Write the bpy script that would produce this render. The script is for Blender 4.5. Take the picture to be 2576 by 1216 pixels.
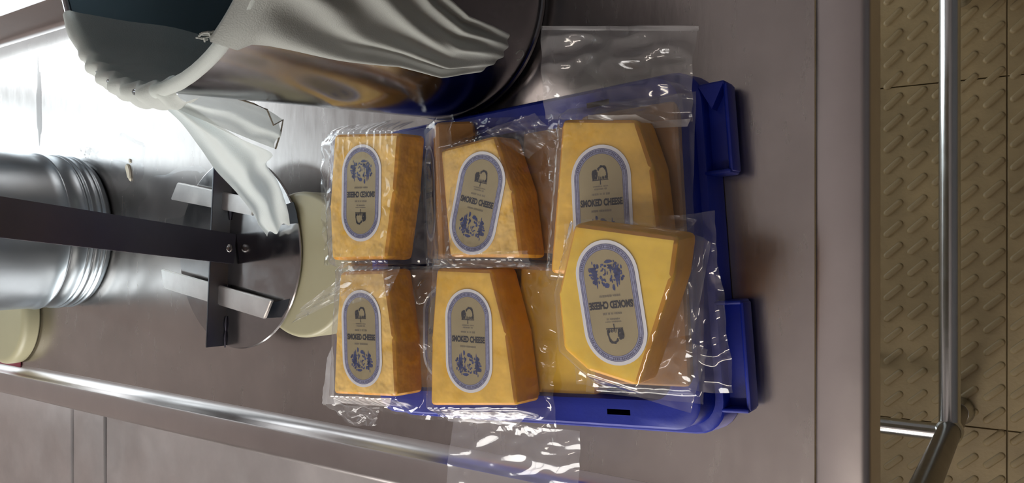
import bpy, bmesh, math, random
from mathutils import Vector, Matrix, noise

for o in list(bpy.data.objects):
    bpy.data.objects.remove(o)
scene = bpy.context.scene
COL = scene.collection
PI = math.pi

# ------------------------------------------------------------------ camera
cam_data = bpy.data.cameras.new('camera')
cam = bpy.data.objects.new('camera', cam_data)
COL.objects.link(cam)
PITCH = math.radians(56)
fwd = Vector((0, math.cos(PITCH), -math.sin(PITCH)))
upv = Vector((0, math.sin(PITCH), math.cos(PITCH)))
right = Vector((1, 0, 0))
# the phone was held sideways: world right is the top of the picture
m3 = Matrix((-upv, right, -fwd)).transposed()
cam.matrix_world = Matrix.Translation((0, 0, 1.55)) @ m3.to_4x4()
cam_data.sensor_fit = 'HORIZONTAL'
cam_data.sensor_width = 36.0
cam_data.lens = 1946.0 / 2576.0 * 36.0
cam_data.clip_start = 0.02
scene.camera = cam

# ------------------------------------------------------------------ view, world
scene.view_settings.view_transform = 'Standard'
scene.view_settings.look = 'None'
scene.view_settings.gamma = 1.0
scene.view_settings.use_curve_mapping = False
scene.view_settings.exposure = 0.36
scene.cycles.transparent_max_bounces = 10
scene.cycles.max_bounces = 4
scene.cycles.diffuse_bounces = 3
scene.cycles.glossy_bounces = 3
scene.cycles.adaptive_threshold = 0.03
scene.cycles.sample_clamp_indirect = 6.0
world = bpy.data.worlds.new('world')
scene.world = world
world.use_nodes = True
wb = world.node_tree.nodes['Background']
wb.inputs[0].default_value = (0.75, 0.80, 0.88, 1)
wb.inputs[1].default_value = 1.0
DOOR_POWER = 5.0
SIDE_PANE_POWER = 2.4
WINDOW_POWER = 10.0
FILL_LAMP_POWER = 16.0

# ------------------------------------------------------------------ material helpers
def lin(r, g, b):
    def c(v):
        v /= 255.0
        return v / 12.92 if v <= 0.04045 else ((v + 0.055) / 1.055) ** 2.4
    return (c(r), c(g), c(b), 1.0)

def new_mat(name):
    m = bpy.data.materials.new(name)
    m.use_nodes = True
    nt = m.node_tree
    for n in list(nt.nodes):
        nt.nodes.remove(n)
    out = nt.nodes.new('ShaderNodeOutputMaterial')
    return m, nt, out

def node(nt, kind, **kw):
    n = nt.nodes.new(kind)
    for k, v in kw.items():
        if k in n.inputs:
            n.inputs[k].default_value = v
        else:
            setattr(n, k, v)
    return n

def ramp(nt, stops):
    r = nt.nodes.new('ShaderNodeValToRGB')
    els = r.color_ramp.elements
    while len(els) > 1:
        els.remove(els[-1])
    els[0].position, els[0].color = stops[0]
    for p, c in stops[1:]:
        e = els.new(p)
        e.color = c
    return r

def plain(name, col, rough=0.5, metal=0.0, var=0.0, scale=20.0, bump=0.0, bump_scale=60.0, stretch=(1, 1, 1), spec=0.5, emit=None, sub=0.0):
    """principled surface with a noise variation of its colour and a fine relief"""
    m, nt, out = new_mat(name)
    b = node(nt, 'ShaderNodeBsdfPrincipled')
    b.inputs['Roughness'].default_value = rough
    b.inputs['Metallic'].default_value = metal
    b.inputs['Specular IOR Level'].default_value = spec
    nt.links.new(b.outputs[0], out.inputs[0])
    tc = node(nt, 'ShaderNodeTexCoord')
    mp = node(nt, 'ShaderNodeMapping')
    mp.inputs['Scale'].default_value = stretch
    nt.links.new(tc.outputs['Object'], mp.inputs[0])
    b.inputs['Base Color'].default_value = col
    if var > 0:
        ns = node(nt, 'ShaderNodeTexNoise', Scale=scale, Detail=6.0, Roughness=0.6)
        nt.links.new(mp.outputs[0], ns.inputs['Vector'])
        lo = tuple(max(0, c * (1 - var)) for c in col[:3]) + (1,)
        hi = tuple(min(1, c * (1 + var)) for c in col[:3]) + (1,)
        r = ramp(nt, [(0.3, lo), (0.7, hi)])
        nt.links.new(ns.outputs[0], r.inputs[0])
        nt.links.new(r.outputs[0], b.inputs['Base Color'])
    if bump > 0:
        n2 = node(nt, 'ShaderNodeTexNoise', Scale=bump_scale, Detail=4.0)
        nt.links.new(mp.outputs[0], n2.inputs['Vector'])
        bp = node(nt, 'ShaderNodeBump', Strength=bump, Distance=0.004)
        nt.links.new(n2.outputs[0], bp.inputs['Height'])
        nt.links.new(bp.outputs[0], b.inputs['Normal'])
    if emit:
        b.inputs['Emission Color'].default_value = emit[0]
        b.inputs['Emission Strength'].default_value = emit[1]
    if sub > 0:
        b.inputs['Subsurface Weight'].default_value = sub
        b.inputs['Subsurface Radius'].default_value = (0.01, 0.005, 0.002)
        b.inputs['Subsurface Scale'].default_value = 0.6
    return m

def steel_mat(name, col, rough, stretch=(1, 1, 1), var=0.12, rvar=0.12, scale=6.0, scratch=0.0):
    """worn stainless steel: blotchy tint, uneven polish, fine rolling lines"""
    m, nt, out = new_mat(name)
    b = node(nt, 'ShaderNodeBsdfPrincipled')
    b.inputs['Metallic'].default_value = 1.0
    nt.links.new(b.outputs[0], out.inputs[0])
    tc = node(nt, 'ShaderNodeTexCoord')
    n1 = node(nt, 'ShaderNodeTexNoise', Scale=scale, Detail=5.0, Roughness=0.65)
    nt.links.new(tc.outputs['Object'], n1.inputs['Vector'])
    lo = tuple(c * (1 - var) for c in col[:3]) + (1,)
    hi = tuple(min(1, c * (1 + var)) for c in col[:3]) + (1,)
    r1 = ramp(nt, [(0.32, lo), (0.68, hi)])
    nt.links.new(n1.outputs[0], r1.inputs[0])
    nt.links.new(r1.outputs[0], b.inputs['Base Color'])
    mp = node(nt, 'ShaderNodeMapping')
    mp.inputs['Scale'].default_value = stretch
    nt.links.new(tc.outputs['Object'], mp.inputs[0])
    n2 = node(nt, 'ShaderNodeTexNoise', Scale=scale * 2.2, Detail=4.0, Roughness=0.7)
    nt.links.new(mp.outputs[0], n2.inputs['Vector'])
    mr = node(nt, 'ShaderNodeMapRange')
    mr.inputs['From Min'].default_value = 0.3
    mr.inputs['From Max'].default_value = 0.7
    mr.inputs['To Min'].default_value = max(0.02, rough - rvar)
    mr.inputs['To Max'].default_value = rough + rvar
    nt.links.new(n2.outputs[0], mr.inputs['Value'])
    nt.links.new(mr.outputs[0], b.inputs['Roughness'])
    if scratch > 0:
        n3 = node(nt, 'ShaderNodeTexNoise', Scale=40.0, Detail=5.0)
        nt.links.new(mp.outputs[0], n3.inputs['Vector'])
        bp = node(nt, 'ShaderNodeBump', Strength=scratch, Distance=0.002)
        nt.links.new(n3.outputs[0], bp.inputs['Height'])
        nt.links.new(bp.outputs[0], b.inputs['Normal'])
    return m

def film_mat(name, haze=0.045, gloss=1.35, rough=0.07, bump=0.10, scale=45.0):
    """clear vacuum film: mostly see-through, glossy, a little milky"""
    m, nt, out = new_mat(name)
    tc = node(nt, 'ShaderNodeTexCoord')
    ns = node(nt, 'ShaderNodeTexNoise', Scale=scale, Detail=0.0)
    nt.links.new(tc.outputs['Object'], ns.inputs['Vector'])
    bp = node(nt, 'ShaderNodeBump', Strength=bump, Distance=0.004)
    nt.links.new(ns.outputs[0], bp.inputs['Height'])
    tr = node(nt, 'ShaderNodeBsdfTransparent')
    tr.inputs[0].default_value = (0.97, 0.97, 0.97, 1)
    gl = node(nt, 'ShaderNodeBsdfGlossy')
    gl.inputs['Color'].default_value = (1, 1, 1, 1)
    gl.inputs['Roughness'].default_value = rough
    nt.links.new(bp.outputs[0], gl.inputs['Normal'])
    # Schlick reflectance, the same from both sides of the thin sheet
    lw = node(nt, 'ShaderNodeLayerWeight', Blend=0.5)
    nt.links.new(bp.outputs[0], lw.inputs['Normal'])
    pw = node(nt, 'ShaderNodeMath', operation='POWER')
    pw.inputs[1].default_value = 5.0
    nt.links.new(lw.outputs['Facing'], pw.inputs[0])
    ad = node(nt, 'ShaderNodeMath', operation='MULTIPLY_ADD')
    ad.inputs[1].default_value = 0.9
    ad.inputs[2].default_value = 0.045
    nt.links.new(pw.outputs[0], ad.inputs[0])
    mul = node(nt, 'ShaderNodeMath', operation='MULTIPLY', use_clamp=True)
    mul.inputs[1].default_value = gloss
    nt.links.new(ad.outputs[0], mul.inputs[0])
    mx = node(nt, 'ShaderNodeMixShader')
    nt.links.new(mul.outputs[0], mx.inputs[0])
    nt.links.new(tr.outputs[0], mx.inputs[1])
    nt.links.new(gl.outputs[0], mx.inputs[2])
    df = node(nt, 'ShaderNodeBsdfDiffuse')
    df.inputs[0].default_value = (0.85, 0.85, 0.86, 1)
    tl = node(nt, 'ShaderNodeBsdfTranslucent')
    tl.inputs[0].default_value = (0.85, 0.85, 0.86, 1)
    md = node(nt, 'ShaderNodeMixShader', Fac=0.4)
    nt.links.new(df.outputs[0], md.inputs[1])
    nt.links.new(tl.outputs[0], md.inputs[2])
    m2 = node(nt, 'ShaderNodeMixShader', Fac=haze)
    nt.links.new(mx.outputs[0], m2.inputs[1])
    nt.links.new(md.outputs[0], m2.inputs[2])
    nt.links.new(m2.outputs[0], out.inputs[0])
    return m

def cloth_mat(name, col, alpha=0.0, trans=0.35):
    m, nt, out = new_mat(name)
    tc = node(nt, 'ShaderNodeTexCoord')
    ns = node(nt, 'ShaderNodeTexNoise', Scale=900.0, Detail=2.0)
    nt.links.new(tc.outputs['Object'], ns.inputs['Vector'])
    bp = node(nt, 'ShaderNodeBump', Strength=0.4, Distance=0.001)
    nt.links.new(ns.outputs[0], bp.inputs['Height'])
    df = node(nt, 'ShaderNodeBsdfDiffuse')
    df.inputs[0].default_value = col
    nt.links.new(bp.outputs[0], df.inputs['Normal'])
    tl = node(nt, 'ShaderNodeBsdfTranslucent')
    tl.inputs[0].default_value = col
    mx = node(nt, 'ShaderNodeMixShader', Fac=trans)
    nt.links.new(df.outputs[0], mx.inputs[1])
    nt.links.new(tl.outputs[0], mx.inputs[2])
    if alpha > 0:
        tr = node(nt, 'ShaderNodeBsdfTransparent')
        m2 = node(nt, 'ShaderNodeMixShader', Fac=alpha)
        nt.links.new(mx.outputs[0], m2.inputs[1])
        nt.links.new(tr.outputs[0], m2.inputs[2])
        nt.links.new(m2.outputs[0], out.inputs[0])
    else:
        nt.links.new(mx.outputs[0], out.inputs[0])
    return m

def emit_mat(name, col, strength):
    m, nt, out = new_mat(name)
    e = node(nt, 'ShaderNodeEmission', Strength=strength)
    e.inputs[0].default_value = col
    nt.links.new(e.outputs[0], out.inputs[0])
    return m

def cheese_mat(name, cut, gold, rind, var=0.14, scale=24.0, bump=0.5, bump_scale=70.0):
    """cut face in the middle of the block, golden edge, darker smoked rind on the flanks"""
    m, nt, out = new_mat(name)
    b = node(nt, 'ShaderNodeBsdfPrincipled')
    b.inputs['Roughness'].default_value = 0.40
    nt.links.new(b.outputs[0], out.inputs[0])
    tc = node(nt, 'ShaderNodeTexCoord')
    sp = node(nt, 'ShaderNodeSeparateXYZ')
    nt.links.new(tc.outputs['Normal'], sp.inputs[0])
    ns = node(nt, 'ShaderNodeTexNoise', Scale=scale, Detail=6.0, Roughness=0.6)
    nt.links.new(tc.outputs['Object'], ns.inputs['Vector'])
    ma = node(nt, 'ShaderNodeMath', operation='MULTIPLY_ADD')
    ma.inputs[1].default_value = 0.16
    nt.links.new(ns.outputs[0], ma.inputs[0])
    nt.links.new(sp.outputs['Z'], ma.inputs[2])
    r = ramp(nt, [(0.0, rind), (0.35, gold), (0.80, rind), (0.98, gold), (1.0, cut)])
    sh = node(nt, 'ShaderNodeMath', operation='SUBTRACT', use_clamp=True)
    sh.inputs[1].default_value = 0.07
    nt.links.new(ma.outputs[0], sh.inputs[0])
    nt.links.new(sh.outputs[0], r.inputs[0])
    n1 = node(nt, 'ShaderNodeTexNoise', Scale=scale * 1.7, Detail=4.0, Roughness=0.65)
    nt.links.new(tc.outputs['Object'], n1.inputs['Vector'])
    mr = node(nt, 'ShaderNodeMapRange')
    mr.inputs['From Min'].default_value = 0.3
    mr.inputs['From Max'].default_value = 0.7
    mr.inputs['To Min'].default_value = 1 - var
    mr.inputs['To Max'].default_value = 1 + var
    nt.links.new(n1.outputs[0], mr.inputs['Value'])
    mx = node(nt, 'ShaderNodeVectorMath', operation='SCALE')
    nt.links.new(r.outputs[0], mx.inputs[0])
    nt.links.new(mr.outputs[0], mx.inputs['Scale'])
    nt.links.new(mx.outputs[0], b.inputs['Base Color'])
    n2 = node(nt, 'ShaderNodeTexNoise', Scale=bump_scale, Detail=2.0)
    nt.links.new(tc.outputs['Object'], n2.inputs['Vector'])
    bp = node(nt, 'ShaderNodeBump', Strength=bump, Distance=0.004)
    nt.links.new(n2.outputs[0], bp.inputs['Height'])
    nt.links.new(bp.outputs[0], b.inputs['Normal'])
    return m

M = {}
M['table'] = steel_mat('table_steel', (0.485, 0.452, 0.435, 1), 0.25, stretch=(1, 4, 1), var=0.10, rvar=0.035, scale=7.0, scratch=0.03)
M['rim'] = steel_mat('rim_steel', (0.54, 0.50, 0.49, 1), 0.30, stretch=(2, 1, 1), var=0.05, rvar=0.025, scale=8.0)
M['tube'] = steel_mat('tube_steel', (0.60, 0.61, 0.60, 1), 0.22, var=0.06, rvar=0.05)
M['leg'] = steel_mat('shaded_leg_steel', (0.22, 0.21, 0.20, 1), 0.35, var=0.06, rvar=0.05)  # darker than the rails to stand for shade under the table
M['pot'] = steel_mat('pot_steel', (0.33, 0.33, 0.35, 1), 0.17, var=0.08, rvar=0.05, scale=5.0)
M['can'] = steel_mat('can_steel', (0.40, 0.47, 0.52, 1), 0.34, var=0.08, rvar=0.06, scale=5.0)
M['pot_in'] = steel_mat('pot_inner_steel', (0.34, 0.43, 0.48, 1), 0.48, var=0.05, rvar=0.05)
M['tool'] = steel_mat('tool_steel', (0.40, 0.39, 0.39, 1), 0.17, var=0.12, rvar=0.08, scale=10.0)
M['tool_bright'] = steel_mat('tool_strip_steel', (0.80, 0.78, 0.76, 1), 0.36, var=0.10, rvar=0.06, scale=14.0)
M['bar'] = steel_mat('bar_steel', (0.105, 0.105, 0.135, 1), 0.42, var=0.10, rvar=0.05)
M['plate'] = steel_mat('plate_steel', (0.20, 0.21, 0.23, 1), 0.34, var=0.12, rvar=0.05)
M['dark_refl'] = plain('dark_reflection_paint', (0.006, 0.009, 0.015, 1), 0.5, var=0.2)  # dark tone for reflections painted on the press disc
M['bench'] = steel_mat('bench_steel', (0.62, 0.58, 0.57, 1), 0.48, var=0.14, rvar=0.08, scale=3.0)
M['floor'] = plain('floor_rubber', lin(138, 120, 86), 0.55, var=0.16, scale=14, bump=0.15, bump_scale=160)
M['grout'] = plain('floor_joint', lin(100, 86, 62), 0.8, var=0.2)
M['wall'] = plain('wall_paint', (0.46, 0.41, 0.40, 1), 0.7, var=0.05, scale=3)
M['wall_dark'] = plain('wall_dark_paint', (0.10, 0.095, 0.10, 1), 0.7, var=0.05, scale=3)
M['wall_mid'] = plain('wall_grey_paint', (0.20, 0.19, 0.19, 1), 0.7, var=0.05, scale=3)
M['ceiling'] = plain('ceiling_paint', (0.36, 0.31, 0.305, 1), 0.8, var=0.04, scale=3)
M['door_frame'] = plain('door_frame_paint', (0.60, 0.60, 0.60, 1), 0.4, var=0.05)
M['daylight'] = emit_mat('daylit_glass', (0.86, 0.95, 1.0, 1), DOOR_POWER)
M['frosted'] = emit_mat('daylit_frosted_glass', (0.84, 0.95, 1.0, 1), SIDE_PANE_POWER)
M['daylight_side'] = emit_mat('daylit_side_glass', (1.0, 0.965, 0.92, 1), WINDOW_POWER)
M['lamp'] = emit_mat('fill_lamp_tube', (1.0, 0.90, 0.80, 1), FILL_LAMP_POWER)
M['blue'] = plain('blue_plastic', (0.001, 0.014, 0.27, 1), 0.45, var=0.10, scale=30, bump=0.05, bump_scale=300)
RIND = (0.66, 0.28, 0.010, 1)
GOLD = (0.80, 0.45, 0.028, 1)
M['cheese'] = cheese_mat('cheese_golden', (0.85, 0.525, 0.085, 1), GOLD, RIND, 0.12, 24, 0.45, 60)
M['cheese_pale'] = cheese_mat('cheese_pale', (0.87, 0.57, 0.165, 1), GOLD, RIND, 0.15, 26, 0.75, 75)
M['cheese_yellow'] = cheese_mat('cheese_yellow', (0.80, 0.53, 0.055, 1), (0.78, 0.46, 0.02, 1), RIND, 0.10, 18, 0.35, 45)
M['brown'] = plain('shaded_cheese_brown', (0.40, 0.20, 0.065, 1), 0.42, var=0.25, scale=22, bump=0.3, bump_scale=50)  # darker brown stands for the shade on the lower packs
M['rind'] = plain('cheese_rind', (0.62, 0.26, 0.010, 1), 0.40, var=0.22, scale=30, bump=0.25, bump_scale=60)
M['film'] = film_mat('vacuum_film')
M['film_flap'] = film_mat('vacuum_film_flap', haze=0.10, gloss=0.95, rough=0.08, bump=0.14, scale=40.0)
M['film_wide'] = film_mat('vacuum_film_wide', haze=0.16, gloss=1.5, rough=0.10, bump=0.16, scale=35.0)
M['seal'] = film_mat('vacuum_film_seal', haze=0.36, gloss=2.5, rough=0.15, bump=0.2, scale=120.0)
M['lab_white'] = plain('label_white', (0.78, 0.78, 0.82, 1), 0.35, var=0.03)
M['lab_ring'] = plain('label_ring', (0.30, 0.31, 0.47, 1), 0.4, var=0.25, scale=260)
M['lab_gold'] = plain('label_gold', (0.42, 0.35, 0.20, 1), 0.33, metal=0.3, var=0.08, scale=20)
M['ink_black'] = plain('ink_black', (0.012, 0.012, 0.02, 1), 0.5, var=0.1)
M['ink_grey'] = plain('ink_grey', (0.15, 0.13, 0.10, 1), 0.5, var=0.2, scale=300)
M['ink_blue'] = plain('ink_blue', (0.022, 0.04, 0.16, 1), 0.5, var=0.4, scale=260)
M['ink_line'] = plain('ink_line', (0.08, 0.08, 0.16, 1), 0.5, var=0.2)
M['cloth'] = cloth_mat('cheesecloth_white', (0.45, 0.465, 0.44, 1))
M['cloth_lining'] = cloth_mat('cheesecloth_lining', (0.80, 0.84, 0.81, 1), 0.0, 0.55)
M['cloth_strip'] = cloth_mat('cheesecloth_strip', (0.70, 0.75, 0.74, 1), 0.0, 0.45)
M['cloth_thin'] = cloth_mat('cheesecloth_thin', (0.56, 0.60, 0.58, 1), 0.22)
M['cream'] = plain('cream_plastic', lin(160, 156, 128), 0.45, var=0.05, scale=8)
M['curd'] = plain('curd_white', (0.70, 0.68, 0.56, 1), 0.5, var=0.06, scale=40)
M['pink'] = plain('pink_cloth', (0.42, 0.10, 0.16, 1), 0.7, var=0.1)
M['water'] = film_mat('water_film', haze=0.015, gloss=0.7, rough=0.06, bump=0.10, scale=30)
M['stain'] = film_mat('dried_stain', haze=0.42, gloss=0.5, rough=0.3, bump=0.10, scale=30)
M['drop'] = plain('glint_white_drop', (0.85, 0.88, 0.9, 1), 0.1, var=0.02)

# ------------------------------------------------------------------ mesh helpers
def link_obj(name, me, mats, parent=None, smooth=False):
    if not isinstance(mats, (list, tuple)):
        mats = [mats]
    if len(me.materials) == 0:
        for x in mats:
            me.materials.append(x)
    if smooth:
        for p in me.polygons:
            p.use_smooth = True
    o = bpy.data.objects.new(name, me)
    COL.objects.link(o)
    if parent is not None:
        o.parent = parent
    return o

def from_bm(name, bm, mats, parent=None, smooth=False, origin=None):
    """bm is in world coordinates; its vertices are moved to the parent's frame"""
    off = origin
    if off is None and parent is not None:
        off = Vector(parent.location)
        q = parent.parent
        while q is not None:
            off = off + Vector(q.location)
            q = q.parent
    if off is not None:
        bmesh.ops.translate(bm, verts=bm.verts, vec=-Vector(off))
    bmesh.ops.recalc_face_normals(bm, faces=bm.faces) if not bm.faces.layers.int.get('keep') else None
    me = bpy.data.meshes.new(name)
    bm.to_mesh(me)
    bm.free()
    o = link_obj(name, me, mats, parent, smooth)
    if parent is None and origin is not None:
        o.location = origin
    return o

def autosmooth(o, ang=35):
    me = o.data
    for p in me.polygons:
        p.use_smooth = True
    me.set_sharp_from_angle(angle=math.radians(ang))

def thing(name, label, cat, loc=(0, 0, 0), group=None, kind=None):
    o = bpy.data.objects.new(name, None)
    o.empty_display_size = 0.05
    COL.objects.link(o)
    o.location = loc
    tag(o, label, cat, group, kind)
    return o

def tag(o, label=None, cat=None, group=None, kind=None):
    if label: o['label'] = label
    if cat: o['category'] = cat
    if group: o['group'] = group
    if kind: o['kind'] = kind
    return o

def bm_box(bm, lo, hi, bev=0.0, seg=2):
    r = bmesh.ops.create_cube(bm, size=1.0)
    vs = r['verts']
    for v in vs:
        v.co = Vector([(lo[i] + hi[i]) / 2 + v.co[i] * (hi[i] - lo[i]) for i in range(3)])
    if bev > 0:
        es = list({e for v in vs for e in v.link_edges})
        bmesh.ops.bevel(bm, geom=es, offset=bev, segments=seg, affect='EDGES', profile=0.5)
    return bm

def box(name, lo, hi, mat, parent=None, bev=0.0, seg=2):
    bm = bmesh.new()
    bm_box(bm, lo, hi, bev, seg)
    o = from_bm(name, bm, mat, parent, origin=None if parent is not None else Vector([(lo[0] + hi[0]) / 2, (lo[1] + hi[1]) / 2, lo[2]]))
    if bev > 0:
        autosmooth(o, 40)
    return o

def lathe(name, prof, c, mat, parent=None, seg=96, ang=30):
    """prof = [(radius, z)...] turned about the vertical through c"""
    bm = bmesh.new()
    rings = []
    for r, z in prof:
        if r < 1e-6:
            rings.append([bm.verts.new((c[0], c[1], z))])
        else:
            rings.append([bm.verts.new((c[0] + r * math.cos(2 * PI * k / seg), c[1] + r * math.sin(2 * PI * k / seg), z)) for k in range(seg)])
    for a, b in zip(rings, rings[1:]):
        for k in range(seg):
            k2 = (k + 1) % seg
            if len(a) == 1 and len(b) == 1:
                continue
            if len(a) == 1:
                bm.faces.new((a[0], b[k], b[k2]))
            elif len(b) == 1:
                bm.faces.new((a[k], a[k2], b[0]))
            else:
                bm.faces.new((a[k], a[k2], b[k2], b[k]))
    o = from_bm(name, bm, mat, parent, origin=None if parent is not None else Vector((c[0], c[1], prof[0][1])))
    autosmooth(o, ang)
    return o

def bm_tube(bm, pts, radii, seg=16, caps=True):
    pts = [Vector(p) for p in pts]
    if not isinstance(radii, (list, tuple)):
        radii = [radii] * len(pts)
    rings = []
    ref = Vector((0, 0, 1))
    for i, p in enumerate(pts):
        t = (pts[min(i + 1, len(pts) - 1)] - pts[max(i - 1, 0)]).normalized()
        rr = ref if abs(t.dot(ref)) < 0.95 else Vector((1, 0, 0))
        a = t.cross(rr).normalized()
        b = t.cross(a).normalized()
        rings.append([bm.verts.new(p + (a * math.cos(2 * PI * k / seg) + b * math.sin(2 * PI * k / seg)) * radii[i]) for k in range(seg)])
    for r0, r1 in zip(rings, rings[1:]):
        for k in range(seg):
            k2 = (k + 1) % seg
            bm.faces.new((r0[k], r0[k2], r1[k2], r1[k]))
    if caps:
        bm.faces.new(rings[0][::-1])
        bm.faces.new(rings[-1])

def tube(name, pts, radii, mat, parent=None, seg=16):
    bm = bmesh.new()
    bm_tube(bm, pts, radii, seg)
    o = from_bm(name, bm, mat, parent, origin=None if parent is not None else Vector(pts[0]))
    autosmooth(o, 50)
    return o

def grid_mesh(name, fn, nu, nv, mat, parent=None, origin=None, keep=None):
    """fn(u, v) -> world point, u and v in 0..1; keep(u, v) may drop cells"""
    bm = bmesh.new()
    vs = [[bm.verts.new(fn(i / nu, j / nv)) for j in range(nv + 1)] for i in range(nu + 1)]
    for i in range(nu):
        for j in range(nv):
            if keep and not keep((i + .5) / nu, (j + .5) / nv):
                continue
            bm.faces.new((vs[i][j], vs[i + 1][j], vs[i + 1][j + 1], vs[i][j + 1]))
    if keep:
        loose = [v for v in bm.verts if not v.link_faces]
        bmesh.ops.delete(bm, geom=loose, context='VERTS')
    return from_bm(name, bm, mat, parent, smooth=True, origin=origin)

def sstep(a, b, x):
    t = min(1, max(0, (x - a) / (b - a)))
    return t * t * (3 - 2 * t)

def lerp(a, b, t):
    return a + (b - a) * t

def poly_at(tab, t):
    """piecewise linear table [(t, value)...]"""
    if t <= tab[0][0]:
        return tab[0][1]
    for (t0, v0), (t1, v1) in zip(tab, tab[1:]):
        if t <= t1:
            return lerp(v0, v1, (t - t0) / (t1 - t0))
    return tab[-1][1]

# ================================================================== the room
X0, X1, Y0, Y1, H = -1.9, 2.3, -1.5, 3.0, 3.2
fl = box('floor', (X0, Y0, -0.10), (X1, Y1, -0.004), M['grout'])
tag(fl, 'brown rubber floor with slanted raised tread bars', 'floor', kind='structure')
xs = [X0, -0.92, -0.32, 0.28, 0.88, X1]
ys = [Y0, -0.56, 0.0375, 0.64, Y1]
for i in range(len(xs) - 1):
    for j in range(len(ys) - 1):
        box('floor_tile', (xs[i] + .0008, ys[j] + .0008, -0.006), (xs[i + 1] - .0008, ys[j + 1] - .0008, 0.0), M['floor'], fl, bev=0.0008, seg=1)
# raised tread bars, one shared mesh
bm = bmesh.new()
segs = 8
L2, W2 = 0.0145, 0.0062
base, top = [], []
for k in range(segs + 1):
    a = -PI / 2 + PI * k / segs
    base.append((L2 + W2 * math.cos(a), W2 * math.sin(a)))
for k in range(segs + 1):
    a = PI / 2 + PI * k / segs
    base.append((-L2 + W2 * math.cos(a), W2 * math.sin(a)))
v0 = [bm.verts.new((x, y, -0.0004)) for x, y in base]
v1 = [bm.verts.new((x * .93, y * .80, 0.0022)) for x, y in base]
v2 = [bm.verts.new((x * .86, y * .50, 0.0030)) for x, y in base]
n = len(base)
for a, b in ((v0, v1), (v1, v2)):
    for k in range(n):
        bm.faces.new((a[k], a[(k + 1) % n], b[(k + 1) % n], b[k]))
bm.faces.new(v2)
for f in bm.faces:
    f.smooth = True
bar_me = bpy.data.meshes.new('tread_bar')
bm.to_mesh(bar_me)
bm.free()
bar_me.materials.append(M['floor'])
fo = Vector(fl.location)
cnt = 0
for j in range(-3, 9):
    for i in range(-12, 13):
        y = 0.056 + j * 0.0388
        x = 0.012 + i * 0.0385 - j * 0.007
        if abs(y - .0375) < .012 and False:
            continue
        if cnt >= 296:
            break
        cnt += 1
        o = bpy.data.objects.new('tread_bar', bar_me)
        COL.objects.link(o)
        o.parent = fl
        o.location = Vector((x, y, 0.0)) - fo
        o.rotation_euler = (0, 0, math.radians(-47))

wl = thing('wall_left', 'plain light wall on the far left side', 'wall', (X0, 0, 0), kind='structure')
WY0, WY1, WZ0, WZ1 = 0.3, 1.9, 1.05, 2.15
box('wall_piece', (X0 - .1, Y0, 0), (X0, WY0, H), M['wall'], wl)
box('wall_piece', (X0 - .1, WY1, 0), (X0, Y1, H), M['wall'], wl)
box('wall_piece', (X0 - .1, WY0, 0), (X0, WY1, WZ0), M['wall'], wl)
box('wall_piece', (X0 - .1, WY0, WZ1), (X0, WY1, H), M['wall'], wl)
w1 = thing('window_1', 'daylit window in the left wall over the bench', 'window', (X0, (WY0 + WY1) / 2, WZ0), kind='structure')
box('glass_pane', (X0 - .055, WY0 + .05, WZ0 + .05), (X0 - .045, WY1 - .05, WZ1 - .05), M['daylight_side'], w1)
for lo, hi in (((X0 - .09, WY0, WZ0), (X0 - .01, WY0 + .05, WZ1)), ((X0 - .09, WY1 - .05, WZ0), (X0 - .01, WY1, WZ1)),
               ((X0 - .09, WY0 + .05, WZ0), (X0 - .01, WY1 - .05, WZ0 + .05)), ((X0 - .09, WY0 + .05, WZ1 - .05), (X0 - .01, WY1 - .05, WZ1)),
               ((X0 - .08, (WY0 + WY1) / 2 - .02, WZ0 + .05), (X0 - .02, (WY0 + WY1) / 2 + .02, WZ1 - .05))):
    box('window_frame', lo, hi, M['door_frame'], w1, bev=.003)
tag(box('wall_right', (X1, Y0, 0), (X1 + .1, Y1, H), M['wall_mid']), 'plain grey wall on the right side', 'wall', kind='structure')
tag(box('wall_front', (X0 - .1, Y0 - .1, 0), (X1 + .1, Y0, H), M['wall_dark']), 'plain dark wall behind the viewer', 'wall', kind='structure')
tag(box('ceiling', (X0 - .1, Y0 - .1, H), (X1 + .1, Y1 + .1, H + .1), M['ceiling']), 'plain pale ceiling', 'ceiling', kind='structure')
DX0, DX1, DZ1 = 0.54, 1.85, 2.40
PX0, PX1, PZ0_, PZ1_ = 0.04, 0.52, 0.95, 2.95
wb_ = thing('wall_back', 'back wall with a bright glazed door beyond the table', 'wall', (0, Y1, 0), kind='structure')
box('wall_piece', (X0 - .1, Y1, 0), (PX0, Y1 + .1, H), M['wall'], wb_)
box('wall_piece', (PX0, Y1, 0), (DX0, Y1 + .1, PZ0_), M['wall'], wb_)
box('wall_piece', (PX0, Y1, PZ1_), (DX0, Y1 + .1, H), M['wall'], wb_)
box('wall_piece', (PX1, Y1, PZ0_), (DX0, Y1 + .1, PZ1_), M['wall'], wb_)
w2 = thing('window_2', 'tall pale frosted pane beside the glazed door', 'window', ((PX0 + PX1) / 2, Y1, PZ0_), kind='structure')
box('glass_pane', (PX0 + .03, Y1 + .045, PZ0_ + .03), (PX1 - .03, Y1 + .055, PZ1_ - .03), M['frosted'], w2)
for lo, hi in (((PX0, Y1 + .01, PZ0_), (PX0 + .03, Y1 + .09, PZ1_)), ((PX1 - .03, Y1 + .01, PZ0_), (PX1, Y1 + .09, PZ1_)),
               ((PX0 + .03, Y1 + .01, PZ0_), (PX1 - .03, Y1 + .09, PZ0_ + .03)), ((PX0 + .03, Y1 + .01, PZ1_ - .03), (PX1 - .03, Y1 + .09, PZ1_))):
    box('window_frame', lo, hi, M['door_frame'], w2, bev=.003)
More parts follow.
